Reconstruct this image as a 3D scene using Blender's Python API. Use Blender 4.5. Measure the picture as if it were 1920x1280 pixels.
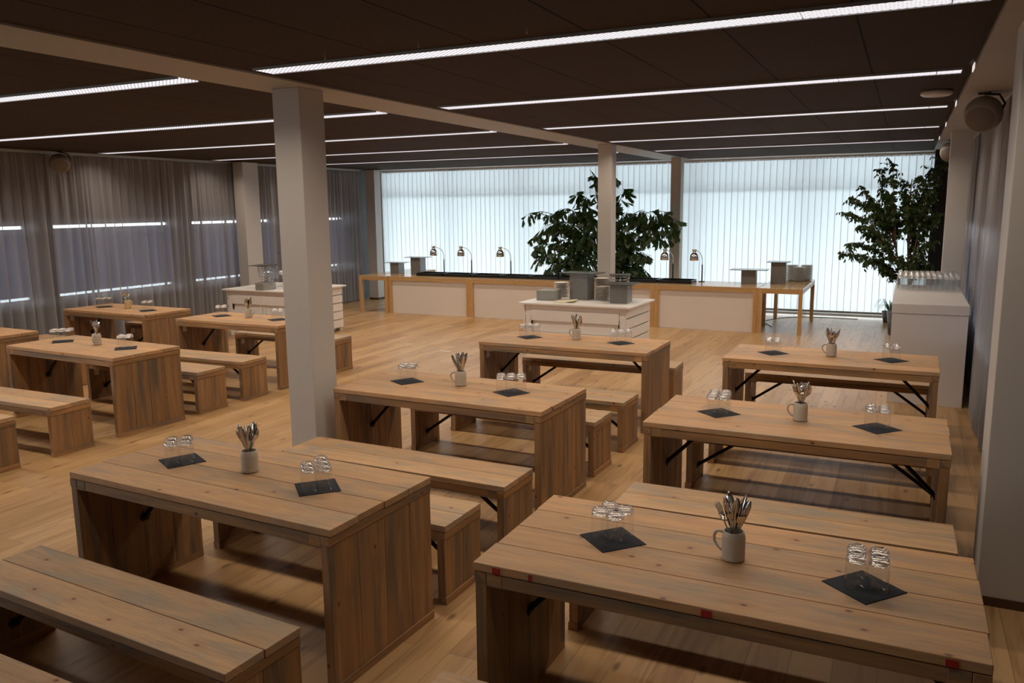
import bpy, bmesh, math, random
from mathutils import Vector, Matrix, Euler
SC = bpy.context.scene
for o in list(bpy.data.objects): bpy.data.objects.remove(o, do_unlink=True)
COL = SC.collection
R = math.radians
PI = math.pi

# ------------------------------------------------------------------ camera
cd = bpy.data.cameras.new('camera'); cam = bpy.data.objects.new('camera', cd); COL.objects.link(cam)
F, PITCH, ROLL, YAW, CH = 1526.247, -0.16410, -0.01164, 0.44944, 2.0983
cy, sy = math.cos(YAW), math.sin(YAW)
fw = Vector((-sy*math.cos(PITCH), cy*math.cos(PITCH), math.sin(PITCH)))
rt = Vector((cy, sy, 0)); up = rt.cross(fw)
r2 = math.cos(ROLL)*rt + math.sin(ROLL)*up; u2 = -math.sin(ROLL)*rt + math.cos(ROLL)*up
M = Matrix((r2, u2, -fw)).transposed().to_4x4(); M.translation = (0, 0, CH)
cam.matrix_world = M
cd.sensor_width = 36; cd.lens = F/1920*36; cd.clip_start = .05; cd.clip_end = 400
SC.camera = cam

# ------------------------------------------------------------------ world and exposure
W = bpy.data.worlds.new('overcast_sky'); SC.world = W; W.use_nodes = True
bg = W.node_tree.nodes['Background']
bg.inputs['Color'].default_value = (.84, .94, 1.0, 1); bg.inputs['Strength'].default_value = 6.2
SC.view_settings.view_transform = 'Standard'; SC.view_settings.look = 'None'
SC.cycles.transparent_max_bounces = 64
SC.view_settings.exposure = 0.10; SC.view_settings.gamma = 1; SC.view_settings.use_curve_mapping = False
LAMP_RAD = 15.0                      # radiance of the ceiling tubes
LAMP_COL = (1.0, .84, .66)

# ------------------------------------------------------------------ materials
def mat(name):
    m = bpy.data.materials.new(name); m.use_nodes = True
    nt = m.node_tree
    return m, nt, nt.nodes, nt.links, nt.nodes['Principled BSDF']
def plain(name, col, rough=.5, metal=0, noise=0, nscale=20, spec=.5, bump=0, bscale=60):
    m, nt, N, L, b = mat(name)
    b.inputs['Roughness'].default_value = rough; b.inputs['Metallic'].default_value = metal
    b.inputs['Specular IOR Level'].default_value = spec
    tc = N.new('ShaderNodeTexCoord')
    n = N.new('ShaderNodeTexNoise'); n.inputs['Scale'].default_value = nscale; n.inputs['Detail'].default_value = 4
    L.new(tc.outputs['Object'], n.inputs['Vector'])
    mx = N.new('ShaderNodeMix'); mx.data_type = 'RGBA'
    mx.inputs['A'].default_value = (*[c*(1-noise) for c in col], 1); mx.inputs['B'].default_value = (*[min(1, c*(1+noise)) for c in col], 1)
    L.new(n.outputs['Fac'], mx.inputs['Factor']); L.new(mx.outputs['Result'], b.inputs['Base Color'])
    if bump:
        n2 = N.new('ShaderNodeTexNoise'); n2.inputs['Scale'].default_value = bscale; L.new(tc.outputs['Object'], n2.inputs['Vector'])
        bp = N.new('ShaderNodeBump'); bp.inputs['Strength'].default_value = bump; bp.inputs['Distance'].default_value = .01
        L.new(n2.outputs['Fac'], bp.inputs['Height']); L.new(bp.outputs['Normal'], b.inputs['Normal'])
    return m
def ramp(N, pts):
    r = N.new('ShaderNodeValToRGB'); cr = r.color_ramp
    while len(cr.elements) > 1: cr.elements.remove(cr.elements[-1])
    cr.elements[0].position = pts[0][0]; cr.elements[0].color = (*pts[0][1], 1)
    for p, c in pts[1:]:
        e = cr.elements.new(p); e.color = (*c, 1)
    return r
def math_n(N, L, op, a, b=None):
    n = N.new('ShaderNodeMath'); n.operation = op
    for i, v in enumerate((a, b)):
        if v is None: continue
        if isinstance(v, (int, float)): n.inputs[i].default_value = v
        else: L.new(v, n.inputs[i])
    return n.outputs[0]
def mixc(N, L, fac, a, b, mode='MIX'):
    n = N.new('ShaderNodeMix'); n.data_type = 'RGBA'; n.blend_type = mode
    for k, v in (('Factor', fac), ('A', a), ('B', b)):
        if isinstance(v, (int, float)): n.inputs[k].default_value = v
        elif isinstance(v, tuple): n.inputs[k].default_value = (*v, 1)
        else: L.new(v, n.inputs[k])
    return n.outputs['Result']
def wood(name, warm, mid, grey, greyamt, knots=True, rough=.5, patch=(2.4, 8), keep=.5):
    """sawn softwood: grain runs along u of the UV map (metres)"""
    m, nt, N, L, b = mat(name)
    uv = N.new('ShaderNodeUVMap'); uv.uv_map = 'UVMap'
    def mapped(su, sv):
        mp = N.new('ShaderNodeMapping'); mp.inputs['Scale'].default_value = (su, sv, 1); L.new(uv.outputs['UV'], mp.inputs['Vector']); return mp.outputs['Vector']
    n1 = N.new('ShaderNodeTexNoise'); n1.inputs['Scale'].default_value = 1; n1.inputs['Detail'].default_value = 5; n1.inputs['Distortion'].default_value = .6
    L.new(mapped(1.3, 16), n1.inputs['Vector'])
    c = mixc(N, L, n1.outputs['Fac'], warm, mid)
    r1 = ramp(N, [(.3, warm), (.62, mid)]); L.new(n1.outputs['Fac'], r1.inputs['Fac']); c = r1.outputs['Color']
    n2 = N.new('ShaderNodeTexNoise'); n2.inputs['Scale'].default_value = 1; n2.inputs['Detail'].default_value = 3
    L.new(mapped(*patch), n2.inputs['Vector']); n2.inputs['Distortion'].default_value = .5
    r2_ = ramp(N, [(.46, (0, 0, 0)), (.68, (1, 1, 1))]); L.new(n2.outputs['Fac'], r2_.inputs['Fac'])
    c = mixc(N, L, math_n(N, L, 'MULTIPLY', r2_.outputs['Color'], greyamt), c, grey)
    n3 = N.new('ShaderNodeTexNoise'); n3.inputs['Scale'].default_value = 1; n3.inputs['Detail'].default_value = 6; n3.inputs['Distortion'].default_value = 1.5
    L.new(mapped(5, 120), n3.inputs['Vector'])
    r3 = ramp(N, [(.3, (.72, .68, .66)), (.55, (1, 1, 1))]); L.new(n3.outputs['Fac'], r3.inputs['Fac'])
    c = mixc(N, L, .8, c, r3.outputs['Color'], 'MULTIPLY')
    if knots:
        v = N.new('ShaderNodeTexVoronoi'); v.voronoi_dimensions = '2D'; v.inputs['Scale'].default_value = 1; v.inputs['Randomness'].default_value = 1
        L.new(mapped(3.6, 5.2), v.inputs['Vector'])
        r4 = ramp(N, [(.022, (1, 1, 1)), (.060, (0, 0, 0))]); L.new(v.outputs['Distance'], r4.inputs['Fac'])
        r5 = ramp(N, [(.03, (1, 1, 1)), (.22, (0, 0, 0))]); L.new(v.outputs['Distance'], r5.inputs['Fac'])
        sc = N.new('ShaderNodeSeparateColor'); L.new(v.outputs['Color'], sc.inputs[0]); on = math_n(N, L, 'GREATER_THAN', sc.outputs[0], 1-keep)
        c = mixc(N, L, math_n(N, L, 'MULTIPLY', math_n(N, L, 'MULTIPLY', r5.outputs['Color'], on), .35), c, (.42, .19, .07))
        c = mixc(N, L, math_n(N, L, 'MULTIPLY', math_n(N, L, 'MULTIPLY', r4.outputs['Color'], on), .85), c, (.085, .032, .020))
    at = N.new('ShaderNodeAttribute'); at.attribute_name = 'tint'
    c = mixc(N, L, 1.0, c, at.outputs['Color'], 'MULTIPLY')
    L.new(c, b.inputs['Base Color']); b.inputs['Roughness'].default_value = rough
    bp = N.new('ShaderNodeBump'); bp.inputs['Strength'].default_value = .15; bp.inputs['Distance'].default_value = .004
    L.new(n3.outputs['Fac'], bp.inputs['Height']); L.new(bp.outputs['Normal'], b.inputs['Normal'])
    return m
MT = {}
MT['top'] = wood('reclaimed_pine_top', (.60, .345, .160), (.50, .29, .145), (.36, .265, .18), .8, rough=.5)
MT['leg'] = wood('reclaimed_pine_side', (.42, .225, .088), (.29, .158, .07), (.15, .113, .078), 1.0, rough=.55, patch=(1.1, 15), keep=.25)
MT['bench'] = wood('reclaimed_pine_bench', (.54, .335, .175), (.45, .285, .155), (.33, .265, .20), .9, rough=.52)
MT['oak'] = wood('light_oak_frame', (.68, .43, .19), (.60, .36, .155), (.60, .37, .17), .2, knots=False, rough=.4)
MT['oaktop'] = wood('light_oak_table_top', (.62, .41, .21), (.56, .36, .18), (.58, .38, .2), .2, knots=False, rough=.16)
MT['white'] = plain('white_painted_plaster', (.56, .52, .485), .6, noise=.03)
MT['beam'] = plain('painted_beam', (.37, .34, .305), .6, noise=.03)
MT['cart'] = plain('white_painted_planks', (.86, .82, .80), .3, noise=.04, nscale=8)
MT['cabinet'] = plain('white_laminate', (.70, .65, .635), .3, noise=.01)
MT['panelw'] = plain('cream_counter_panel', (.80, .73, .68), .45, noise=.02)
MT['black'] = plain('black_steel', (.006, .007, .007), .4, metal=.3)
MT['blacktray'] = plain('black_enamel', (.008, .009, .009), .25)
MT['hotglass'] = plain('black_glass_hot_plate', (.01, .011, .012), .04, spec=.9)
MT['chrome'] = plain('polished_steel', (.72, .72, .72), .12, metal=1)
MT['steel'] = plain('cutlery_steel', (.62, .60, .58), .16, metal=1)
MT['wire'] = plain('bright_wire', (.7, .7, .7), .2, metal=1)
MT['mug'] = plain('stoneware', (.50, .44, .36), .45, noise=.06, nscale=90)
MT['mugyellow'] = plain('yellow_stoneware', (.60, .44, .24), .45, noise=.06, nscale=90)
MT['slate'] = plain('navy_paper_napkin', (.011, .014, .024), .85, noise=.15, nscale=200)
MT['greybox'] = plain('brushed_grey_metal_box', (.22, .21, .20), .4, metal=.4, noise=.1)
MT['stone'] = plain('grey_concrete', (.30, .295, .285), .7, noise=.2, nscale=30)
MT['plate'] = plain('stoneware_plate', (.75, .69, .63), .35, noise=.05)
MT['slab'] = plain('slate_plate', (.055, .058, .058), .4, noise=.3)
MT['slablight'] = plain('glazed_serving_slab', (.22, .225, .225), .2, noise=.1)
MT['base'] = plain('dark_wood_baseboard', (.09, .045, .022), .5, noise=.2)
MT['red'] = plain('red_tape', (.36, .015, .012), .5)
MT['paper'] = plain('cream_card', (.70, .62, .42), .6, noise=.1)
MT['speaker'] = plain('grey_plastic', (.30, .26, .225), .5)
MT['grille'] = plain('speaker_grille', (.20, .165, .14), .7, bump=.4, bscale=500)
MT['plasticw'] = plain('white_plastic', (.62, .56, .52), .4)
MT['darkwall'] = plain('dark_wall_and_pillar_shade', (.030, .028, .026), .8)
MT['wallback'] = plain('side_wall_paint', (.10, .095, .09), .8)
MT['frame'] = plain('aluminium_frame', (.35, .36, .36), .4, metal=.3)
MT['soil'] = plain('potting_soil', (.03, .02, .015), .9, noise=.4)
MT['pot'] = plain('grey_planter', (.12, .12, .12), .5)
MT['bark'] = plain('reddish_bark', (.13, .055, .03), .8, noise=.4)
MT['stem'] = plain('green_stem', (.06, .10, .03), .6, noise=.3)
MT['flower'] = plain('white_petals', (.8, .8, .78), .6)
MT['orange'] = plain('orange_peel', (.6, .25, .08), .5)
MT['cable'] = plain('black_rubber', (.01, .01, .01), .5)
MT['ground'] = plain('pale_paving', (.55, .58, .60), .9, noise=.1, nscale=.3)
MT['bracket'] = plain('zinc_bracket', (.52, .50, .46), .5, metal=.2)

def leafmat(name, a, b_):
    m, nt, N, L, b = mat(name)
    oi = N.new('ShaderNodeTexCoord'); n = N.new('ShaderNodeTexNoise'); n.inputs['Scale'].default_value = 9
    L.new(oi.outputs['Object'], n.inputs['Vector'])
    c = mixc(N, L, n.outputs['Fac'], a, b_)
    L.new(c, b.inputs['Base Color']); b.inputs['Roughness'].default_value = .38
    tr = N.new('ShaderNodeBsdfTranslucent'); tr.inputs['Color'].default_value = (b_[0]*1.3, b_[1]*1.6, b_[2], 1)
    ms = N.new('ShaderNodeMixShader'); ms.inputs[0].default_value = .16
    L.new(b.outputs[0], ms.inputs[1]); L.new(tr.outputs[0], ms.inputs[2]); L.new(ms.outputs[0], N['Material Output'].inputs['Surface'])
    return m
MT['leafdark'] = leafmat('fishtail_leaf', (.012, .030, .008), (.04, .085, .015))
MT['leafficus'] = leafmat('small_fig_leaf', (.014, .034, .010), (.07, .12, .028))
MT['leafgrass'] = leafmat('strap_leaf', (.05, .10, .03), (.16, .26, .07))

def floor_mat():
    m, nt, N, L, b = mat('oak_floorboards')
    tc = N.new('ShaderNodeTexCoord'); sp = N.new('ShaderNodeSeparateXYZ'); L.new(tc.outputs['Object'], sp.inputs[0])
    cb = N.new('ShaderNodeCombineXYZ'); L.new(sp.outputs['Y'], cb.inputs['X']); L.new(sp.outputs['X'], cb.inputs['Y'])
    br = N.new('ShaderNodeTexBrick'); br.offset = .37; br.offset_frequency = 2
    for k, v in (('Scale', 1), ('Mortar Size', .0018), ('Brick Width', 1.9), ('Row Height', .185), ('Mortar Smooth', .3), ('Bias', 0)): br.inputs[k].default_value = v
    br.inputs['Color1'].default_value = (0, 0, 0, 1); br.inputs['Color2'].default_value = (1, 1, 1, 1); br.inputs['Mortar'].default_value = (.5, .5, .5, 1)
    L.new(cb.outputs[0], br.inputs['Vector'])
    # grain stretched along the board, shifted per board
    ofs = math_n(N, L, 'MULTIPLY', br.outputs['Color'], 31.0)
    cb2 = N.new('ShaderNodeCombineXYZ'); L.new(math_n(N, L, 'MULTIPLY', sp.outputs['Y'], 1.4), cb2.inputs['X'])
    L.new(math_n(N, L, 'MULTIPLY', sp.outputs['X'], 17.0), cb2.inputs['Y']); L.new(ofs, cb2.inputs['Z'])
    n1 = N.new('ShaderNodeTexNoise'); n1.inputs['Scale'].default_value = 1; n1.inputs['Detail'].default_value = 6; n1.inputs['Distortion'].default_value = .8
    L.new(cb2.outputs[0], n1.inputs['Vector'])
    base = ramp(N, [(0, (.385, .222, .097)), (.5, (.455, .277, .128)), (1, (.53, .335, .165))]); L.new(br.outputs['Color'], base.inputs['Fac'])
    gr = ramp(N, [(.28, (.62, .55, .5)), (.52, (1, 1, 1)), (.8, (1.0, .96, .9))]); L.new(n1.outputs['Fac'], gr.inputs['Fac'])
    c = mixc(N, L, .85, base.outputs['Color'], gr.outputs['Color'], 'MULTIPLY')
    v = N.new('ShaderNodeTexVoronoi'); v.voronoi_dimensions = '2D'; v.inputs['Scale'].default_value = 1
    cb3 = N.new('ShaderNodeCombineXYZ'); L.new(math_n(N, L, 'MULTIPLY', sp.outputs['Y'], 1.0), cb3.inputs['X']); L.new(math_n(N, L, 'MULTIPLY', sp.outputs['X'], 2.6), cb3.inputs['Y'])
    L.new(cb3.outputs[0], v.inputs['Vector'])
    kr = ramp(N, [(.02, (1, 1, 1)), (.055, (0, 0, 0))]); L.new(v.outputs['Distance'], kr.inputs['Fac'])
    c = mixc(N, L, math_n(N, L, 'MULTIPLY', kr.outputs['Color'], .7), c, (.09, .045, .025))
    c = mixc(N, L, math_n(N, L, 'MULTIPLY', br.outputs['Fac'], .7), c, (.12, .07, .04))
    L.new(c, b.inputs['Base Color']); b.inputs['Roughness'].default_value = .36; b.inputs['Specular IOR Level'].default_value = .45
    return m
MT['floor'] = floor_mat()

def ceiling_mat():
    m, nt, N, L, b = mat('dark_metal_mesh_ceiling')
    tc = N.new('ShaderNodeTexCoord'); sp = N.new('ShaderNodeSeparateXYZ'); L.new(tc.outputs['Object'], sp.inputs[0])
    x = math_n(N, L, 'ADD', sp.outputs['X'], 50.5+.0)
    md = math_n(N, L, 'MODULO', x, .62); ln = math_n(N, L, 'LESS_THAN', md, .012)
    w = math_n(N, L, 'MULTIPLY', math_n(N, L, 'SINE', math_n(N, L, 'MULTIPLY', sp.outputs['X'], 420.0)), math_n(N, L, 'SINE', math_n(N, L, 'MULTIPLY', sp.outputs['Y'], 420.0)))
    c = mixc(N, L, math_n(N, L, 'ADD', math_n(N, L, 'MULTIPLY', w, .5), .5), (.042, .028, .020), (.066, .045, .033))
    c = mixc(N, L, ln, c, (.003, .002, .002))
    L.new(c, b.inputs['Base Color']); b.inputs['Roughness'].default_value = .85; b.inputs['Specular IOR Level'].default_value = .12
    return m
MT['ceiling'] = ceiling_mat()

def strip_mat():
    m, nt, N, L, b = mat('lit_expanded_metal_diffuser')
    tc = N.new('ShaderNodeTexCoord'); sp = N.new('ShaderNodeSeparateXYZ'); L.new(tc.outputs['Object'], sp.inputs[0])
    a = math_n(N, L, 'MULTIPLY', sp.outputs['X'], 2*PI/.034); c_ = math_n(N, L, 'MULTIPLY', sp.outputs['Y'], 2*PI/.03)
    s = math_n(N, L, 'MULTIPLY', math_n(N, L, 'COSINE', a), math_n(N, L, 'COSINE', c_))
    f = math_n(N, L, 'MULTIPLY', math_n(N, L, 'ADD', s, 1.0), .5)
    r = ramp(N, [(.25, (.36, .33, .34)), (.6, (1.0, .93, .97))]); L.new(f, r.inputs['Fac'])
    e = N.new('ShaderNodeEmission'); e.inputs['Strength'].default_value = 1.15; L.new(r.outputs['Color'], e.inputs['Color'])
    L.new(e.outputs[0], N['Material Output'].inputs['Surface'])
    return m
MT['strip'] = strip_mat()
def emis(name, col, s):
    m, nt, N, L, b = mat(name); e = N.new('ShaderNodeEmission'); e.inputs['Color'].default_value = (*col, 1); e.inputs['Strength'].default_value = s
    L.new(e.outputs[0], N['Material Output'].inputs['Surface']); return m
MT['led'] = emis('green_led', (.1, 1, .35), 1.2)
MT['edge_glow'] = emis('painted_edge_glow', (1, .86, .80), .75)

def sheer(name, col, trans, transl):
    m, nt, N, L, b = mat(name)
    d = N.new('ShaderNodeBsdfDiffuse'); d.inputs['Color'].default_value = (*col, 1)
    t = N.new('ShaderNodeBsdfTranslucent'); t.inputs['Color'].default_value = (*col, 1)
    p = N.new('ShaderNodeBsdfTransparent')
    tc = N.new('ShaderNodeTexCoord'); n = N.new('ShaderNodeTexNoise'); n.inputs['Scale'].default_value = 6; L.new(tc.outputs['Object'], n.inputs['Vector'])
    m1 = N.new('ShaderNodeMixShader'); m1.inputs[0].default_value = transl; L.new(d.outputs[0], m1.inputs[1]); L.new(t.outputs[0], m1.inputs[2])
    m2 = N.new('ShaderNodeMixShader'); m2.inputs[0].default_value = trans; L.new(m1.outputs[0], m2.inputs[1]); L.new(p.outputs[0], m2.inputs[2])
    L.new(m2.outputs[0], N['Material Output'].inputs['Surface'])
    return m
MT['curtain'] = sheer('grey_sheer_curtain', (.50, .485, .50), .20, .38)
MT['blind'] = sheer('white_blind_fabric', (.80, .83, .83), .0, .62)
MT['overlap_shade'] = sheer('blind_overlap_shade', (.50, .52, .52), .0, .40)  # darker slat edges stand in for the shade where slats overlap
MT['shade'] = sheer('outer_roller_shade', (.24, .27, .34), .0, .62)
def glass_thin():
    m, nt, N, L, b = mat('clear_thin_glass')
    t = N.new('ShaderNodeBsdfTransparent'); t.inputs['Color'].default_value = (.985, .99, .99, 1)
    g = N.new('ShaderNodeBsdfGlossy'); g.inputs['Roughness'].default_value = .03
    lw = N.new('ShaderNodeLayerWeight'); lw.inputs['Blend'].default_value = .5
    fr = math_n(N, L, 'ADD', math_n(N, L, 'MULTIPLY', math_n(N, L, 'POWER', lw.outputs['Facing'], 5.0), .7), .045)
    ms = N.new('ShaderNodeMixShader'); L.new(fr, ms.inputs[0]); L.new(t.outputs[0], ms.inputs[1]); L.new(g.outputs[0], ms.inputs[2])
    L.new(ms.outputs[0], N['Material Output'].inputs['Surface']); return m
MT['glass'] = glass_thin()
def glass_thick():
    m, nt, N, L, b = mat('clear_thick_glass')
    g = N.new('ShaderNodeBsdfGlass'); g.inputs['IOR'].default_value = 1.5; g.inputs['Roughness'].default_value = .02
    t = N.new('ShaderNodeBsdfTransparent'); g2 = N.new('ShaderNodeBsdfGlossy'); g2.inputs['Roughness'].default_value = .03
    m1 = N.new('ShaderNodeMixShader'); m1.inputs[0].default_value = .4; L.new(g.outputs[0], m1.inputs[1]); L.new(g2.outputs[0], m1.inputs[2])
    m2 = N.new('ShaderNodeMixShader'); m2.inputs[0].default_value = .32; L.new(m1.outputs[0], m2.inputs[1]); L.new(t.outputs[0], m2.inputs[2])
    L.new(m2.outputs[0], N['Material Output'].inputs['Surface']); return m
MT['thickglass'] = glass_thick()

# ------------------------------------------------------------------ mesh helpers
class MB:
    def __init__(s, seed=0):
        s.bm = bmesh.new(); s.uv = s.bm.loops.layers.uv.new('UVMap'); s.tint = s.bm.loops.layers.float_color.new('tint'); s.rng = random.Random(seed)
    def box(s, x0, x1, y0, y1, z0, z1, ax='x', tint=.14, mi=0, base=1.0, rot=None):
        """grain runs along ax"""
        vs = [s.bm.verts.new((x, y, z)) for x in (x0, x1) for y in (y0, y1) for z in (z0, z1)]
        fs = [(0, 1, 3, 2), (4, 6, 7, 5), (0, 4, 5, 1), (2, 3, 7, 6), (0, 2, 6, 4), (1, 5, 7, 3)]
        ou, ov = s.rng.uniform(0, 90), s.rng.uniform(0, 90)
        k = base*(1+s.rng.uniform(-tint, tint)); w = s.rng.uniform(-.03, .03)
        i = 'xyz'.index(ax); o = [j for j in range(3) if j != i]
        for f in fs:
            fc = s.bm.faces.new([vs[j] for j in f]); fc.material_index = mi
            for l in fc.loops:
                c = l.vert.co; l[s.uv].uv = (c[i]+ou, c[o[0]]+c[o[1]]*.97+ov); l[s.tint] = (k*(1+w), k, k*(1-w), 1)
        if rot: bmesh.ops.transform(s.bm, matrix=rot, verts=vs)
        return vs
    def tube(s, pts, r, n=8, mi=0, cap=True, closed=False):
        rings = []; P = [Vector(p) for p in pts]; m = len(P)
        prev = None
        for i, p in enumerate(P):
            if closed: d = P[(i+1) % m]-P[(i-1) % m]
            else: d = P[min(i+1, m-1)]-P[max(i-1, 0)]
            d.normalize()
            if prev is None:
                a = Vector((0, 0, 1)) if abs(d.z) < .9 else Vector((1, 0, 0)); a = (a-d*a.dot(d)).normalized()
            else:
                a = (prev-d*prev.dot(d)).normalized()
            prev = a; b = d.cross(a); rr = r[i] if isinstance(r, (list, tuple)) else r
            rings.append([s.bm.verts.new(p+(a*math.cos(t)+b*math.sin(t))*rr) for t in [2*PI*j/n for j in range(n)]])
        for i in range(m if closed else m-1):
            A, B = rings[i], rings[(i+1) % m]
            for j in range(n):
                f = s.bm.faces.new((A[j], A[(j+1) % n], B[(j+1) % n], B[j])); f.smooth = True; f.material_index = mi
        if cap and not closed:
            for rg in (list(reversed(rings[0])), rings[-1]):
                f = s.bm.faces.new(rg); f.material_index = mi
    def lathe(s, prof, n=24, c=(0, 0, 0), mis=None, smooth=True):
        rings = []
        for r, z in prof:
            if r < 1e-5: rings.append([s.bm.verts.new((c[0], c[1], c[2]+z))])
            else: rings.append([s.bm.verts.new((c[0]+r*math.cos(2*PI*j/n), c[1]+r*math.sin(2*PI*j/n), c[2]+z)) for j in range(n)])
        for i in range(len(rings)-1):
            A, B = rings[i], rings[i+1]; mi = mis[i] if mis else 0
            for j in range(n):
                k = (j+1) % n
                if len(A) == 1 and len(B) == 1: continue
                if len(A) == 1: f = s.bm.faces.new((A[0], B[k], B[j]))
                elif len(B) == 1: f = s.bm.faces.new((A[j], A[k], B[0]))
                else: f = s.bm.faces.new((A[j], A[k], B[k], B[j]))
                f.smooth = smooth; f.material_index = mi
    def quad(s, pts, mi=0, smooth=False):
        f = s.bm.faces.new([s.bm.verts.new(p) for p in pts]); f.material_index = mi; f.smooth = smooth; return f
    def build(s, name, mats, parent=None, bevel=0, loc=None, normals=True):
        if normals: bmesh.ops.recalc_face_normals(s.bm, faces=s.bm.faces)
        me = bpy.data.meshes.new(name); s.bm.to_mesh(me); s.bm.free()
        for m in (mats if isinstance(mats, (list, tuple)) else [mats]): me.materials.append(MT[m])
        o = bpy.data.objects.new(name, me); COL.objects.link(o)
        if parent: o.parent = parent
        if loc: o.location = loc
        if bevel:
            b = o.modifiers.new('bevel', 'BEVEL'); b.width = bevel; b.segments = 2; b.limit_method = 'ANGLE'
        return o
def tag(o, label=None, cat=None, group=None, kind=None):
    if label: o['label'] = label
    if cat: o['category'] = cat
    if group: o['group'] = group
    if kind: o['kind'] = kind
    return o
def empty(name, loc, rz=0, **k):
    o = bpy.data.objects.new(name, None); COL.objects.link(o); o.location = loc; o.rotation_euler = (0, 0, rz); o.empty_display_size = .1
    return tag(o, **k)
def copy_tree(o, parent=None):
    c = o.copy(); COL.objects.link(c)
    if parent is not None: c.parent = parent
    for ch in list(o.children): copy_tree(ch, c)
    return c
def struct(name, bm, m, label=None, cat=None): return tag(bm.build(name, m), label, cat, kind='structure')

# ------------------------------------------------------------------ room
CZ = 2.955
XL, XR, YB, YF = -11.55, .90, 16.3, -6.0
b = MB(1); b.box(XL-.3, XR+.3, YF-.3, 16.75, -.1, 0); struct('floor', b, 'floor')
b = MB(1); b.box(-60, 40, 16.75, 90, -.35, -.15); o = tag(b.build('outside_ground', 'ground'), 'pale paved ground outside beyond the window blinds', 'ground', kind='structure')
b = MB(1); b.box(-60, XL-.3, -30, 16.75, -.35, -.15); o = tag(b.build('outside_ground', 'ground'), 'pale paved ground outside beyond the left curtain wall', 'ground', kind='structure')
b = MB(1); b.box(XL+.25, .30, YF, 15.8, CZ+.012, CZ+.10); struct('ceiling', b, 'ceiling')
b = MB(1); b.box(XL-.5, XR+.5, YF-.3, 18.3, CZ+.25, CZ+.45); tag(b.build('roof_slab', 'darkwall'), kind='structure').name = 'trim_1'
b = MB(1); b.box(.34, XR, YF, 16.35, CZ, CZ+.1); struct('trim_2', b, 'beam')            # light soffit along the right wall
b = MB(1); b.box(XL+.25, .34, 15.8, 16.55, CZ, CZ+.1); struct('trim_3', b, 'white')      # soffit over the blinds
b = MB(1); b.box(XL-.1, XL+.25, YF, 16.55, CZ, CZ+.1); struct('trim_4', b, 'darkwall')
b = MB(1); b.box(XL+.25, XL+.29, YF, 16.0, CZ-.004, CZ+.03); struct('trim_5', b, 'beam')
b = MB(1); b.box(-4.33, -3.83, YF, 16.0, CZ, CZ+.09); struct('trim_6', b, 'beam')        # long ceiling beam over the columns
b = MB(1); b.box(.30, .34, YF, 16.0, CZ+.05, CZ+.12); struct('trim_7', b, 'darkwall')
# walls
b = MB(1); b.box(XL-.3, XR+.3, YF-.3, YF, 0, CZ+.3); struct('wall_front', b, 'white')
b = MB(1); rw = [(5.4, 7.7), (8.1, 10.4), (10.8, 12.3), (12.6, 15.2)]; b.box(XR, XR+.25, YF, 16.75, 0, .8); b.box(XR, XR+.25, YF, 16.75, 1.76, CZ+.3)
ys = [YF]+[v for w in rw for v in w]+[16.75]
for i in range(0, len(ys), 2): b.box(XR, XR+.25, ys[i], ys[i+1], .8, 1.76)
struct('wall_right', b, 'wallback')
for i, (a, c) in enumerate(rw):
    w = MB(1); w.box(XR+.16, XR+.21, a, c, .8, .82); w.box(XR+.16, XR+.21, a, c, 1.74, 1.76); fr = struct('window_%d' % (i+11), w, 'frame')
    w = MB(1); w.box(XR+.11, XR+.115, a+.01, c-.01, .86, 1.68); w.build('shade', 'shade', fr)
LW = -11.47   # inner face of the left wall
wins = [(-5.2, -3.0), (-2.6, -.4), (0, 2.2), (2.6, 4.8), (5.3, 7.75), (8.08, 10.36), (10.72, 12.9), (13.25, 15.3)]
zs0, zs1 = .80, 1.92
b = MB(1)
b.box(LW-.25, LW, YF, 16.75, 0, zs0); b.box(LW-.25, LW, YF, 16.75, zs1, CZ+.3)
ys = [YF]+[v for w in wins for v in w]+[16.75]
for i in range(0, len(ys), 2): b.box(LW-.25, LW, ys[i], ys[i+1], zs0, zs1)
struct('wall_left', b, 'wallback')
for i, (a, c) in enumerate(wins):
    if c < 3: continue
    w = MB(1); w.box(LW-.21, LW-.16, a, c, zs0, zs0+.02); w.box(LW-.21, LW-.16, a, c, zs1-.02, zs1); w.box(LW-.21, LW-.16, a, a+.03, zs0, zs1); w.box(LW-.21, LW-.16, c-.03, c, zs0, zs1)
    fr = struct('window_%d' % (i+1), w, 'frame')
    w = MB(1); w.quad([(LW-.19, a, zs0), (LW-.19, c, zs0), (LW-.19, c, zs1), (LW-.19, a, zs1)]); w.build('window_pane', 'glass', fr, normals=False)
    w = MB(1); w.box(LW-.115, LW-.11, a+.01, c-.01, zs0+.065, zs1-.065); w.build('shade', 'shade', fr)
# glazed end wall
b = MB(1); b.box(XL-.3, XL+.25, 16.4, 16.75, 0, CZ+.3); b.box(.45, XR, 16.4, 16.75, 0, CZ+.3); b.box(XL+.25, .45, 16.5, 16.75, CZ, CZ+.3)
struct('wall_back', b, 'white')
for i, (a, c) in enumerate(((XL+.25, -3.95), (-3.85, .45))):
    w = MB(1); w.box(a, c, 16.55, 16.62, 0, .07); w.box(a, c, 16.55, 16.62, 2.34, 2.40); w.box(a, c, 16.55, 16.62, CZ-.06, CZ)  # middle bar added behind the blinds to shade their upper part
    n = 4 if i == 0 else 2
    for k in range(n+1):
        x = a+(c-a)*k/n; w.box(x-.03, x+.03, 16.551, 16.619, 0, CZ)
    fr = struct('window_%d' % (9+i), w, 'frame')
    w = MB(1); w.quad([(a, 16.585, 0), (c, 16.585, 0), (c, 16.585, CZ), (a, 16.585, CZ)]); w.build('window_pane', 'glass', fr, normals=False)
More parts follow.
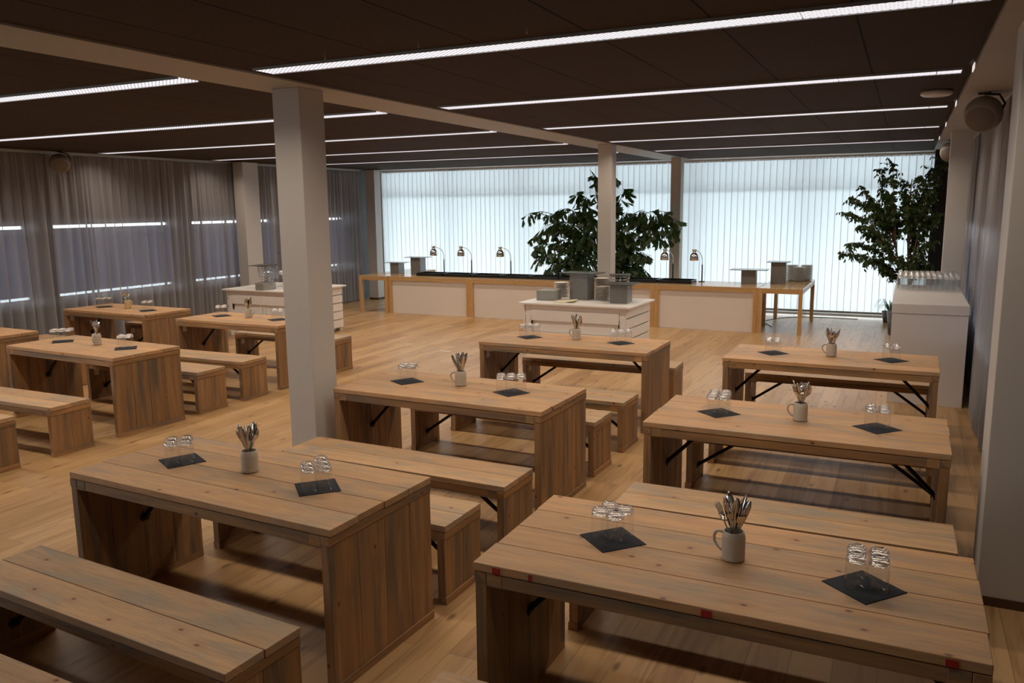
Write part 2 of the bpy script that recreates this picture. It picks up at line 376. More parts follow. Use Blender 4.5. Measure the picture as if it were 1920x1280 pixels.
b = MB(1); b.box(XL, XR, 16.4, 16.5, 0, .035); struct('trim_8', b, 'white')            # sill under the glazing
b = MB(1); b.box(-14, 3, 16.75, 20.6, 2.95, 3.1); struct('added_unseen_canopy', b, 'darkwall')      # unseen canopy added outside to shade the upper blinds

# columns
def column(x0, x1, y0, y1, label, m='white', base=True):
    r = empty('column', ((x0+x1)/2, (y0+y1)/2, 0), label=label, cat='column')
    dx, dy = (x1-x0)/2, (y1-y0)/2
    b = MB(2); b.box(-dx, dx, -dy, dy, 0, CZ); b.build('shaft', m, r, bevel=.004)
    if base:
        b = MB(2); e = .006; b.box(-dx-e, dx+e, -dy-e, dy+e, 0, .05); b.build('baseboard', 'base', r)
column(-4.20, -3.955, 4.755, 5.03, 'white square column standing between the front left and middle tables', base=False)
column(-4.02, -3.82, 11.22, 11.44, 'white square column standing right behind the slatted sideboard with the grey risers', base=False)
column(-4.00, -3.81, 15.15, 15.36, 'white square column at the blinds with a heat lamp in front of it')
column(-11.19, -10.95, 15.60, 15.84, 'white square column in the far left corner beside the blinds')
column(-11.18, -10.95, 11.50, 11.90, 'white square column against the left grey curtain')
column(.447, .80, 4.68, 5.00, 'white square column nearest the camera at the right edge')
column(.43, .66, 11.60, 11.84, 'white square column behind the rack of glasses on the right')
b = MB(2); b.box(.36, .62, 15.6, 15.9, 0, CZ); tag(b.build('corner_pillar', 'darkwall'), 'pillar with painted-in shade in the far right corner behind the small leaved tree', 'pillar')  # the column's shade is put into its dark colour

# ------------------------------------------------------------------ ceiling light strips
rows = [4.15+2.2413*n for n in range(-1, 5)]
def light_strip(x0, x1, y, label):
    r = empty('ceiling_light_strip', (x0, y, CZ), label=label, cat='ceiling light', group='long ceiling light strips')
    Lx = x1-x0; w = .086
    b = MB(3); b.box(0, Lx, -w-.006, -w, -.004, .03); b.box(0, Lx, w, w+.006, -.004, .03); b.box(0, Lx, -w, w, .02, .03); b.build('housing', 'frame', r)
    b = MB(3); x = 0; first = True
    while x < Lx-.01:
        e = x+.62
        # joints line up with the ceiling panels
        if first: e = .62-((x0+.5) % .62); e = e if e > .05 else e+.62; first = False
        e = min(e, Lx)
        b.box(x+.003, e-.003, -w+.004, w-.004, .000, .006); x = e
    b.build('diffuser', 'strip', r)
    b = MB(3); b.box(Lx-.004 if x0 > -5 else -.0, (Lx if x0 > -5 else .004), -w, w, -.0045, .02); b.build('end_cap', 'frame', r)
    ld = bpy.data.lights.new('tube_lamp', 'AREA'); ld.shape = 'RECTANGLE'; ld.size = Lx; ld.size_y = .15; ld.spread = R(142)
    ld.color = LAMP_COL; ld.energy = LAMP_RAD*PI*Lx*.15*(.34 if y < 3 else 1.03)
    lo = bpy.data.objects.new('tube_lamp', ld); COL.objects.link(lo); lo.parent = r; lo.location = (Lx/2, 0, -.008)
names_r = ['', 'nearest', 'second nearest', 'third nearest', 'second farthest', 'farthest']
for i, y in enumerate(rows):
    if i < 1: la = 'long light strip in the ceiling above the camera, right of the beam'; lb = 'long light strip in the ceiling above the camera, left of the beam'
    else:
        la = 'the %s long bright light strip on the right of the beam' % names_r[i]; lb = 'the %s long bright light strip on the left of the beam' % names_r[i]
    light_strip(-3.73, .27, y, la); light_strip(-10.95, -4.37, y, lb)
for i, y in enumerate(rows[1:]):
    b = MB(1); b.box(.333, .339, y-.07, y+.11, CZ+.001, CZ+.04)  # glowing patch stands in for lamp light falling on the soffit edge
    tag(b.build('soffit_edge_glow', 'edge_glow'), 'painted lamp glow in the dark ceiling gap beside the %s light strip' % names_r[1+i], 'painted glow')
for i, (x, y) in enumerate(((-3.02, 3.87), (-2.37, 3.82), (-1.73, 3.79))):
    b = MB(1); b.tube([(0, 0, .012), (0, 0, -.006), (.006, 0, -.016), (.004, 0, -.024), (-.004, 0, -.022)], .0022, 6)
    o = b.build('ceiling_hook', 'plasticw', loc=(x, y, CZ)); tag(o, 'tiny white hook under the dark ceiling, %s of three' % ('leftmost', 'middle', 'rightmost')[i], 'hook', 'small ceiling hooks')

# smoke detector / access point
r = empty('ceiling_access_point', (.15, 7.5, CZ+.012), label='flat white round box with green light under the ceiling', cat='ceiling device')
b = MB(); b.lathe([(0, 0), (.10, 0), (.115, -.012), (.115, -.03), (.095, -.042), (0, -.045)], 32); b.build('housing', 'plasticw', r)
b = MB(); b.lathe([(0, -.001), (.004, -.001), (.004, -.006), (0, -.006)], 8, (.03, -.10, -.028)); b.build('indicator_light', 'led', r)

def speaker(x, y, z, rz, sc, label):
    r = empty('loudspeaker', (x, y, z), rz, label=label, cat='speaker', group='round ceiling loudspeakers')
    b = MB(); R0 = .13*sc
    prof = [(0, -R0*.62)]+[(R0*math.cos(R(a)), R0*math.sin(R(a))) for a in range(-38, 90, 8)]+[(0, R0)]
    b.lathe(prof, 32); o = b.build('body', 'speaker', r); o.rotation_euler = (R(-58), 0, 0)
    b = MB(); b.lathe([(0, -R0*.635), (R0*.74, -R0*.625), (R0*.76, -R0*.60), (0, -R0*.60)], 32); g = b.build('grille', 'grille', r); g.rotation_euler = (R(-58), 0, 0)
    b = MB(); up_ = CZ-z
    b.tube([(R0*.9, 0, R0*.1), (R0*1.05, 0, R0*.5), (R0*.75, 0, R0*1.0), (0, 0, up_-.01)], .009, 8); b.box(-.04, .04, -.03, .03, up_-.012, up_); b.build('bracket', 'black', r)
speaker(.50, 7.75, 2.79, R(-18), 1.1, 'round grey loudspeaker hanging from the soffit right of the ceiling device')
speaker(.50, 13.3, 2.79, R(-18), 1.1, 'round grey loudspeaker half hidden behind the column beside the small leaved tree')
speaker(-11.0, 7.95, 2.785, R(60), 1.05, 'round grey loudspeaker hanging in front of the left curtain')

# ------------------------------------------------------------------ curtains and blinds
def curtain(x, y0, y1, side, label, seed, amp=.065):
    rng = random.Random(seed); bm = bmesh.new(); L_ = y1-y0
    n = int(L_/.011); nz = 14; H = 2.90
    # pleats: irregular spacing, tight at the top, loose at the foot
    edges = [0.0]
    while edges[-1] < L_: edges.append(edges[-1]+rng.uniform(.06, .22))
    nv = 1
    def phase(t):
        for i in range(len(edges)-1):
            if edges[i+1] > t: return i+(t-edges[i])/(edges[i+1]-edges[i])
        return len(edges)-1
    amps = [rng.uniform(.45, 1.15) for _ in edges]; drift = [rng.uniform(-.05, .05) for _ in edges]
    vs = []
    for i in range(n+1):
        t = L_*i/n; ph = phase(t); k = min(int(ph), len(edges)-1); A = amp*amps[k]
        col = []
        for j in range(nz+1):
            h = j/nz
            w = math.sin(2*PI*ph); fine = math.sin(2*PI*ph*3.0+k)*.25*h**3
            a = A*(1.0-.35*h)*w*(1-.45*h**4)+A*fine
            dy = drift[k]*(1-h)*math.sin(PI*(ph-k))
            col.append(bm.verts.new((x+side*a, y0+t+dy, .02+H*h)))
        vs.append(col)
    for i in range(n):
        for j in range(nz):
            f = bm.faces.new((vs[i][j], vs[i+1][j], vs[i+1][j+1], vs[i][j+1])); f.smooth = True
    me = bpy.data.meshes.new('curtain'); bm.to_mesh(me); bm.free(); me.materials.append(MT['curtain'])
    r = empty('curtain', (0, 0, 0), label=label, cat='curtain', group='grey sheer curtains')
    o = bpy.data.objects.new('fabric', me); COL.objects.link(o); o.parent = r
    b = MB(); b.box(x-.015, x+.015, y0, y1, 2.925, 2.953); b.build('curtain_rail', 'frame', r)
CX = -11.29
curtain(CX, 2.2, 7.925, 1, 'grey sheer curtain at the left edge of the picture, hanging beside the round loudspeaker', 5)
curtain(CX, 7.925, 10.62, 1, 'wide grey sheer curtain behind the far left table', 6)
curtain(CX, 10.62, 13.02, 1, 'grey sheer curtain passing behind the left wall column', 7)
curtain(CX, 13.02, 15.55, 1, 'grey sheer curtain nearest the far left corner', 8)
curtain(.70, 5.1, 9.1, -1, 'grey curtain on the right wall, hanging from the near column to the white cabinet', 9, .05)
curtain(.76, 9.15, 15.4, -1, 'grey curtain on the right wall behind the white cabinet and its glasses', 10, .05)
# small window behind the right curtain
def blinds(x0, x1, label, seed):
    r = empty('vertical_blinds', (x0, 16.3, 0), label=label, cat='blinds', group='vertical window blinds')
    rng = random.Random(seed); b = MB(seed); n = int((x1-x0)/.118)
    for k in range(n):
        x = .06+k*.118; a = R(-rng.uniform(3.5, 5.5)); w = .131/2; c, s_ = math.cos(a), math.sin(a); zb = .10
        pts = []
        for t in (-1, -.93, 0, .93, 1): 
            bow = .004*(1-t*t)
            pts.append((x+c*w*t-s_*bow, -s_*w*t*1.0-bow*c-.0))
        lean = rng.uniform(-.004, .004)
        lo = [b.bm.verts.new((p[0]+lean, p[1], zb)) for p in pts]; hi = [b.bm.verts.new((p[0], p[1], 2.905)) for p in pts]
        for j in range(4):
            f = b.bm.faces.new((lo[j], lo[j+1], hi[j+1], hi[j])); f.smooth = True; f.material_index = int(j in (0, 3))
    b.build('slats', ['blind', 'overlap_shade'], r, normals=False)
    b = MB(); b.box(0, x1-x0, -.03, .03, 2.92, 2.953)
    for k in range(n): b.box(.045+k*.118, .075+k*.118, -.006, .006, 2.90, 2.92)
    b.build('headrail', 'plasticw', r)
    b = MB()
    for k in range(n): b.box(.06+k*.118-.055, .06+k*.118+.055, -.0035, .0035, .07, .10)
    b.build('bottom_weights', 'frame', r)
blinds(-11.2, -4.18, 'white vertical blinds filling the window left of the middle column', 3)
blinds(-4.16, .50, 'white vertical blinds filling the window right of the middle column', 4)

# ------------------------------------------------------------------ tables and benches
def side_panel(r, x, out, Wd, H, rail, nb, seed, m, tint=.16, name='side_panel'):
    """x = outer face, out = +1/-1 outward"""
    rng = random.Random(seed); b = MB(seed); hw = Wd/2
    def bx(a, c, *k, **q): b.box(min(x-out*a, x-out*c), max(x-out*a, x-out*c), *k, **q)
    zt = H-rail
    edges = [-hw+i*Wd/nb+(rng.uniform(-.012, .012) if 0 < i < nb else 0) for i in range(nb+1)]
    for i in range(nb): bx(.004, .05, edges[i]+.0012, edges[i+1]-.0012, .0 if False else .042, zt, ax='z', tint=tint)
    bx(-.002, .05, -hw, hw, 0, .041, ax='y', tint=.1, base=1.1)
    bx(.0, .05, -hw, hw, zt+.001, zt+.040, ax='y', tint=.1, base=1.05)
    return b.build(name, m, r, bevel=.0015)
def brace(r, x, d, zlo, zhi, ln, hw=.035):
    b = MB(); off = .009
    p0, p1 = Vector((x, 0, zlo)), Vector((x+d*ln, 0, zhi))
    dv = (p1-p0).normalized(); nrm = Vector((-dv.z*d, 0, dv.x*d)).normalized()
    b.tube([p0+Vector((d*.004, 0, 0)), p0+dv*.03, p1-dv*.02, p1], .013, 10)
    b.tube([p0+Vector((0, -.03, 0)), p0+Vector((0, .03, 0))], .011, 10)
    b.box(p0.x-.001 if d > 0 else p0.x-.006, p0.x+.006 if d > 0 else p0.x+.001, -.022, .022, zlo-.022, zlo+.022)
    b.box(p1.x-.05, p1.x+.05, -.028, .028, zhi-.002, zhi+.006)
    b.build('brace', 'black', r)
def furniture(kind, x, y, rz, L_, Wd, seed, label, group, planks, brackets=False, tape=False):
    tbl = kind == 'dining_table'; H = .76 if tbl else .443; th = .034 if tbl else .036
    rng = random.Random(seed*7+1)
    r = empty(kind, (x, y, 0), rz, label=label, cat='table' if tbl else 'bench', group=group)
    hl, hw = L_/2, Wd/2
    b = MB(seed)
    e = [-hw+i*Wd/planks for i in range(planks+1)]
    for i in range(planks):
        j = rng.uniform(-.003, .003)
        b.box(-hl-.003+j, hl+.003+j, e[i]+.0018, e[i+1]-.0018, H-th, H, 'x', tint=.09)
    b.build('tabletop' if tbl else 'seat', 'top' if tbl else 'bench', r, bevel=.003)
    zt = H-th-.003; ah = .05 if tbl else .045
    b = MB(seed+1)
    for s in (-1, 1):
        y0, y1 = sorted((s*(hw-.004), s*(hw-.032)))
        b.box(-hl+.052, hl-.052, y0, y1, zt-ah, zt, 'x')
        for q in (-1, 1):
            a, c = sorted((q*(hl-.052), q*(hl-.115))); ya, yc = sorted((s*(hw-.002), s*(hw-.034))); b.box(a, c, ya, yc, zt-ah-.001, zt+.0005, 'x', base=1.12)
    for q in (-.35, .35): b.box(q*L_-.03, q*L_+.03, -hw+.033, hw-.033, zt-.03, zt, 'y')
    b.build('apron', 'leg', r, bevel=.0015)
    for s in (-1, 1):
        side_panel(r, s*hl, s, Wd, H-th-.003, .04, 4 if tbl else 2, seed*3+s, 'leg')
        if tbl: brace(r, s*(hl-.05), -s, .39, zt-.012-.03, .285)
        else: brace(r, s*(hl-.05), -s, .13, zt-.012-.03, .33)
        if brackets and s < 0:
            b = MB(); b.box(-hl+.05, -hl+.054, -hw+.06, -hw+.12, H-.17, H-.1); b.box(-hl+.05, -hl+.11, -hw+.06, -hw+.12, H-.104, H-.10); b.build('corner_bracket', 'bracket', r)
    if tape:
        for xx, w in ((-1.321, .03), (-1.18, .012), (-.53, .035), (.199, .034)):
            b = MB(); px = xx-x; b.box(px-w/2, px+w/2, -hw-.0025, -hw+.001, H-.031, H-.008); b.build('red_sticker', 'red', r)
    return r
tables = {  # key: x, y, rz, L, W
'A': (-2.977, 3.018, -.042, 1.743, .769, 'wooden table at the front left with a bench on either side'),
'B': (-.554, 2.979, .002, 1.721, .809, 'wooden table at the front right with red stickers on its front edge'),
'C': (-2.957, 5.203, -.030, 1.737, .792, 'wooden table in the middle whose left end touches the big column'),
'D': (-2.941, 7.541, -.011, 1.747, .797, 'wooden table in front of the white sideboard with grey risers'),
'E': (-.559, 5.211, -.007, 1.707, .811, 'reddish wooden table in the middle of the right row'),
'F': (-.542, 7.572, -.011, 1.705, .792, 'wooden table in front of the plain white cabinet with glasses'),
'G': (-7.362, 5.475, -.053, 1.687, .751, 'wooden table in the left group, nearest of those with a napkin'),
'H': (-9.699, 7.797, -.039, 1.674, .755, 'wooden table farthest back against the left curtain'),
'I': (-7.354, 7.645, -.021, 1.677, .753, 'wooden table left of the big column in front of the other sideboard'),
'J': (-9.745, 5.585, -.03, 1.70, .78, 'bare wooden table cut by the left picture edge'),
}
short = {'A': 'the front left table', 'B': 'the front right table', 'C': 'the table touching the column', 'D': 'the table before the riser sideboard', 'E': 'the reddish right table', 'F': 'the table before the cabinet', 'G': 'the nearest left group table', 'H': 'the table at the left curtain', 'I': 'the table left of the column', 'J': 'the table cut by the left edge'}
for i, (k, (x, y, rz, L_, Wd, lab)) in enumerate(tables.items()):
    furniture('dining_table', x, y, rz, L_, Wd, 11+i*5, lab, 'wooden dining tables', 4, brackets=k in 'DFHI', tape=k == 'B')
benches = [
(-2.983, 2.223, -.058, 1.742, .386, 'bench along the near side of the front left table'),
(-2.952, 3.721, -.030, 1.722, .387, 'bench along the far side of the front left table'),
(-2.945, 4.397, -.025, 1.743, .401, 'bench along the near side of the table touching the column'),
(-2.944, 6.000, -.033, 1.722, .386, 'bench along the far side of the table touching the column'),
(-2.937, 6.697, -.024, 1.722, .404, 'bench along the near side of the table before the riser sideboard'),
(-2.922, 8.293, .010, 1.714, .400, 'bench along the far side of the table before the riser sideboard'),
(-.541, 4.401, .009, 1.707, .393, 'bench just beyond the front right table, before the reddish table'),
(-.551, 3.735, .0, 1.72, .393, 'bench mostly hidden beneath the far edge of the front right table'),
(-.535, 6.03, .0, 1.70, .39, 'bench along the far side of the reddish right table'),
(-.53, 6.69, .0, 1.66, .39, 'bench along the near side of the table before the white cabinet'),
(-.525, 8.37, .0, 1.68, .40, 'bench along the far side of the table before the white cabinet'),
(-7.386, 4.588, .004, 1.722, .390, 'bench along the near side of the nearest left group table'),
(-7.400, 3.905, .0, 1.722, .393, 'bench end cut by the left picture edge below the other left bench'),
(-7.378, 6.213, -.009, 1.722, .393, 'bench along the far side of the nearest left group table'),
(-7.381, 6.832, .012, 1.722, .396, 'bench along the near side of the table left of the column'),
(-7.385, 8.481, -.026, 1.706, .386, 'bench along the far side of the table left of the column'),
(-9.71, 8.62, -.02, 1.71, .39, 'bench along the far side of the table at the left curtain'),
(-9.74, 6.99, -.02, 1.71, .39, 'bench along the near side of the table at the left curtain'),
(-9.80, 6.41, -.03, 1.71, .39, 'bench along the far side of the table cut by the left edge'),
(-2.95, 1.535, -.035, 1.722, .393, 'nearest bench in the bottom left corner of the picture'),
(-.545, 2.14, .0, 1.74, .393, 'bench corner at the bottom edge before the front right table'),
]
for i, (x, y, rz, L_, Wd, lab) in enumerate(benches):
    furniture('bench', x, y, rz, L_, Wd, 101+i*3, 'wooden '+lab, 'wooden benches', 2, brackets=i in (5, 10, 13, 15, 16))

# ------------------------------------------------------------------ table settings
TZ = .76
def glass_proto():
    b = MB(); b.lathe([(.0325, .0), (.0345, .003), (.0352, .03), (.0352, .07), (.0348, .108)], 28)
    # one object, second material for the solid foot
    b.lathe([(0, .116), (.016, .1155), (.026, .113), (.0325, .108), (.0345, .107), (.0348, .113), (.0335, .122), (.0300, .130), (.0245, .134), (.019, .1338), (.013, .1315), (0, .131)], 28, mis=[1]*11)
    return b.build('drinking_glass', ['glass', 'thickglass'])
GP = glass_proto(); gp_used = [False]
def place_glass(x, y, z, rz, label, group, sc=(1, 1, 1)):
    o = GP if not gp_used[0] else GP.copy()
    if gp_used[0]: COL.objects.link(o)
    gp_used[0] = True
    o.location = (x, y, z); o.rotation_euler = (0, 0, rz); o.scale = sc; tag(o, label, 'glass', group)
def napkin(x, y, rz, label):
    b = MB(); h = .099; b.box(-h, h, -h, h, 0, .0016); b.box(-h+.001, h-.0015, -h+.001, h-.0015, .0017, .003)
    o = b.build('napkin', 'slate', loc=(x, y, TZ)); o.rotation_euler = (0, 0, rz); tag(o, label, 'napkin', 'dark navy napkins on the tables')
# mug
def make_mug(m):
    r = empty('beer_mug', (0, 0, 0))
    b = MB()
    b.lathe([(0, .001), (.038, .001), (.0425, .003), (.0445, .010), (.0430, .016), (.0435, .030), (.0435, .088), (.0420, .100), (.0385, .106), (.0385, .113), (.0365, .115), (.0345, .113), (.0345, .104), (.038, .09), (.038, .012), (0, .010)], 36)
    b.build('body', m, r)
    b = MB(); pts = [(.041, 0, .100), (.055, 0, .103), (.070, 0, .097), (.078, 0, .080), (.076, 0, .060), (.066, 0, .043), (.052, 0, .031), (.042, 0, .027)]
    b.tube(pts, [.006, .0065, .0065, .006, .0058, .0056, .0056, .006], 10); b.build('handle', m, r)
    return r
def knife_mesh():
    b = MB(); n = 14
    prof = [(-.0, .006, .004), (.01, .008, .004), (.05, .0075, .004), (.095, .0065, .0035), (.105, .0055, .0015), (.112, .0085, .0011), (.16, .0105, .0010), (.195, .0095, .0008), (.212, .005, .0006), (.218, .001, .0005)]
    rings = []
    for z, w, t in prof: rings.append([b.bm.verts.new(p) for p in ((w, 0, z), (0, t, z), (-w, 0, z), (0, -t, z))])
    for A, B in zip(rings, rings[1:]):
        for j in range(4): f = b.bm.faces.new((A[j], A[(j+1) % 4], B[(j+1) % 4], B[j])); f.smooth = True
    b.bm.faces.new(rings[0]); b.bm.faces.new(rings[-1])
    return b
def handle_part(b):
    prof = [(0, .0085, .002), (.01, .009, .002), (.05, .007, .0018), (.10, .0035, .002), (.135, .0035, .0018)]
    rings = [[b.bm.verts.new(p) for p in ((w, 0, z), (0, t, z), (-w, 0, z), (0, -t, z))] for z, w, t in prof]
    for A, B in zip(rings, rings[1:]):
        for j in range(4): b.bm.faces.new((A[j], A[(j+1) % 4], B[(j+1) % 4], B[j])).smooth = True
    b.bm.faces.new(rings[0])
def fork_mesh():
    b = MB(); handle_part(b)
    b.box(-.011, .011, .0005, .0025, .142, .158); b.box(-.0075, .0075, -.0008, .0014, .133, .143)
    for k in range(4):
        x = -.0105+k*.007-.0; b.tube([(x, .0015, .157), (x, .003, .175), (x, .001, .190), (x, -.001, .197)], [.0016, .0015, .0013, .0008], 6)
    return b
def spoon_mesh():
    b = MB(); handle_part(b); nu, nv = 10, 14; g = []
    for i in range(nu+1):
        u = i/nu; z = .130+u*.068; w = .0205*math.sin(PI*min(1, u**.75))**.7 if 0 < u < 1 else .0015
        g.append([b.bm.verts.new((w*(j/nv*2-1), .008*math.sin(PI*u)*(1-(j/nv*2-1)**2)*1.2, z)) for j in range(nv+1)])
    for i in range(nu):
        for j in range(nv): b.bm.faces.new((g[i][j], g[i][j+1], g[i+1][j+1], g[i+1][j])).smooth = True
    return b
cut = {'knife': knife_mesh().build('knife', 'steel'), 'fork': fork_mesh().build('fork', 'steel'), 'spoon': spoon_mesh().build('spoon', 'steel')}
cut_used = {k: False for k in cut}
def place_cutlery(kind, x, y, z, a, tilt, spin, label, group):
    o = cut[kind] if not cut_used[kind] else cut[kind].copy()
    if cut_used[kind]: COL.objects.link(o)
    cut_used[kind] = True
    # foot rests on the mug floor at the side opposite to the lean
    m = Matrix.Rotation(a, 4, 'Z') @ Matrix.Rotation(tilt, 4, 'Y') @ Matrix.Rotation(spin, 4, 'Z')
    d = Vector((math.cos(a), math.sin(a), 0))
    m.translation = Vector((x, y, z+.0125))-d*max(.0, .030*min(1, tilt/.35))
    o.matrix_world = m; o.rotation_mode = 'XYZ'; loc, rot, sc = m.decompose(); o.location = loc; o.rotation_euler = rot.to_euler(); o.scale = (1.5, 1.4, 1.16); tag(o, label, kind, group)
mugs = {  # table: x, y, handle direction, cutlery kinds, material
'A': (-2.990, 3.060, R(115), 'sskkkkfkfk', 'mug'), 'B': (-.522, 3.005, R(170), 'kkffskfkffkf', 'mug'),
'C': (-2.985, 5.285, R(195), 'kkkkkkkkkk', 'mug'), 'D': (-2.955, 7.635, R(180), 'sskkkkkkk', 'mug'), 'E': (-.528, 5.225, R(190), 'ssfskffkfk', 'mug'),
'F': (-.534, 7.61, R(180), 'kffkfkfsf', 'mug'), 'G': (-7.354, 5.530, R(-65), 'ksfskff', 'mug'), 'H': (-9.744, 7.86, R(10), 'kfss', 'mugyellow'), 'I': (-7.403, 7.72, R(15), 'sksfskfk', 'mug')}
MP = {}
cname = {'k': 'knife', 'f': 'fork', 's': 'spoon'}
for key, (x, y, ha, cs, m) in mugs.items():
    if m not in MP: MP[m] = make_mug(m); r = MP[m]
    else: r = copy_tree(MP[m])
    r.location = (x, y, TZ); r.rotation_euler = (0, 0, ha)
    tag(r, ('yellowish' if m == 'mugyellow' else 'beige')+' stoneware mug of cutlery on '+short[key], 'mug', 'stoneware mugs holding cutlery')
    rng = random.Random(ord(key)*3); n = len(cs)
    for i, c in enumerate(cs):
        a = 2*PI*i/n+rng.uniform(-.25, .25); tl = rng.uniform(.16, .47)
        place_cutlery(cname[c], x+rng.uniform(-.004, .004), y+rng.uniform(-.004, .004), TZ, a, tl, rng.uniform(0, 2*PI),
                      'steel %s standing in the mug on %s' % (cname[c], short[key]), 'steel %s cutlery in the mug on %s' % (cname[c], short[key]))
# napkins + glasses: table, side, x, y, napkin angle, grid angle, columns, rows, grid centre offset
ST = [
('A', 'left', -3.463, 3.048, R(63), R(42), 2, 2, (.02, -.03)), ('A', 'right', -2.510, 3.005, R(47), R(45), 2, 3, (.0, -.01)),
('B', 'left', -1.000, 2.992, R(48), R(-13), 2, 2, (-.003, .005)), ('B', 'right', -.060, 2.958, R(50), R(2), 2, 2, (.008, -.002)),
('C', 'left', -3.448, 5.252, R(60), R(20), 2, 2, (.0, .02)), ('C', 'right', -2.528, 5.218, R(61), R(25), 3, 2, (.0, .0)),
('D', 'left', -3.457, 7.593, R(55), R(20), 3, 2, (.0, .0)), ('D', 'right', -2.470, 7.586, R(55), R(20), 3, 2, (.0, .0)),
('E', 'left', -1.029, 5.213, R(49), R(5), 2, 3, (.0, .0)), ('E', 'right', -.089, 5.212, R(47), R(3), 2, 2, (.0, .0)),
('F', 'left', -1.026, 7.580, R(46), R(5), 2, 2, (.0, .0)), ('F', 'right', -.050, 7.586, R(46), R(5), 2, 2, (.0, .0)),
('G', 'left', -7.892, 5.539, R(52), R(40), 3, 2, (.0, .0)), ('G', 'right', -6.893, 5.494, R(48), R(40), 2, 2, (.0, .0)),
('H', 'left', -10.205, 7.843, R(62), R(40), 3, 2, (.0, .0)), ('H', 'right', -9.233, 7.757, R(62), R(40), 2, 2, (.0, .0)),
('I', 'left', -7.849, 7.713, R(62), R(40), 2, 2, (.0, .0)), ('I', 'right', -6.902, 7.688, R(62), R(40), 2, 2, (.0, .0)),
]
cn = {2: ('left', 'right'), 3: ('left', 'middle', 'right')}; rn = {1: ('',), 2: ('near ', 'far '), 3: ('near ', 'centre ', 'far ')}
for key, side, x, y, na, ga, nc, nr, (ox, oy) in ST:
    napkin(x, y, na, 'navy napkin at the %s end of %s' % (side, short[key]))
    p = .0725
    for i in range(nc):
        for j in range(nr):
            if key == 'A' and side == 'right' and (i, j) == (0, 2): continue
            u, v = (i-(nc-1)/2)*p, (j-(nr-1)/2)*p
            gx = x+ox+u*math.cos(ga)-v*math.sin(ga); gy = y+oy+u*math.sin(ga)+v*math.cos(ga)
            place_glass(gx, gy, TZ+.003, 0, 'upturned glass, %s%s in the %s cluster on %s' % (rn[nr][j], cn[nc][i], side, short[key]), 'upturned drinking glasses on the tables')

# ------------------------------------------------------------------ buffet counter
BZ = .745
def buffet_table(x0, x1, y0, y1, label, panel, post=.075):
    r = empty('buffet_table', ((x0+x1)/2, (y0+y1)/2, 0), label=label, cat='table', group='oak buffet tables'); dx, dy = (x1-x0)/2-.002, (y1-y0)/2-.002
    b = MB(7); b.box(-dx, dx, -dy, dy, BZ-.02, BZ, 'x' if dx > dy else 'y', tint=.04); b.build('tabletop', 'oaktop', r, bevel=.002)
    b = MB(8); a = .065
    b.box(-dx, dx, -dy, -dy+.022, BZ-.02-a, BZ-.02, 'x'); b.box(-dx, dx, dy-.022, dy, BZ-.02-a, BZ-.02, 'x')
    b.box(-dx, -dx+.022, -dy+.022, dy-.022, BZ-.02-a, BZ-.02, 'y'); b.box(dx-.022, dx, -dy+.022, dy-.022, BZ-.02-a, BZ-.02, 'y'); b.build('apron', 'oak', r)
    for sx in (-1, 1):
        for sy_ in (-1, 1):
            b = MB(9); X, Y = sx*(dx-post/2+.001), sy_*(dy-post/2+.001); b.box(X-post/2, X+post/2, Y-post/2, Y+post/2, 0, BZ-.021, 'z', tint=.05); b.build('leg', 'oak', r)
    if panel:
        b = MB(9); b.box(-dx+post+.001, dx-post-.001, -dy+.026, -dy+.044, .004, BZ-.09, 'x'); b.build('front_panel', 'panelw', r)
BX = [-9.36, -7.50, -5.68, -3.86, -2.125]; DS = ('first', 'second', 'third', 'fourth')
for i in range(4): buffet_table(BX[i], BX[i+1], 13.69, 14.62, 'oak framed buffet counter with white front panel, %s from the left' % DS[i], True)
buffet_table(-10.05, -9.365, 13.65, 15.56, 'open oak table at the left end of the buffet reaching back to the blinds', False, .06)
buffet_table(-2.12, -1.43, 13.65, 15.56, 'open oak table at the right end of the buffet with stacked plates', False, .06)

tx = [-8.565+.622*k for k in range(9)]
tn = ['first', 'second', 'third', 'fourth', 'fifth', 'sixth', 'seventh', 'eighth', 'ninth']
proto_tray = None
for k, x in enumerate(tx):
    if k == 0:
        r = proto_tray = empty('hot_plate_tray', (0, 0, 0))
        b = MB(); b.box(-.30, .30, -.19, .19, 0, .012); b.box(-.30, .30, -.19, -.178, .012, .058); b.box(-.30, .30, .178, .19, .012, .058); b.box(-.30, -.288, -.178, .178, .012, .058); b.box(.288, .30, -.178, .178, .012, .058); b.build('frame', 'blacktray', r, bevel=.002)
        b = MB(); b.box(-.286, .286, -.176, .176, .03, .036); b.build('hot_plate', 'hotglass', r)
    else: r = copy_tree(proto_tray)
    r.location = (x, 14.16, BZ); tag(r, 'black rectangular hot plate tray on the buffet, %s from the left' % tn[k], 'tray', 'black hot plate trays')
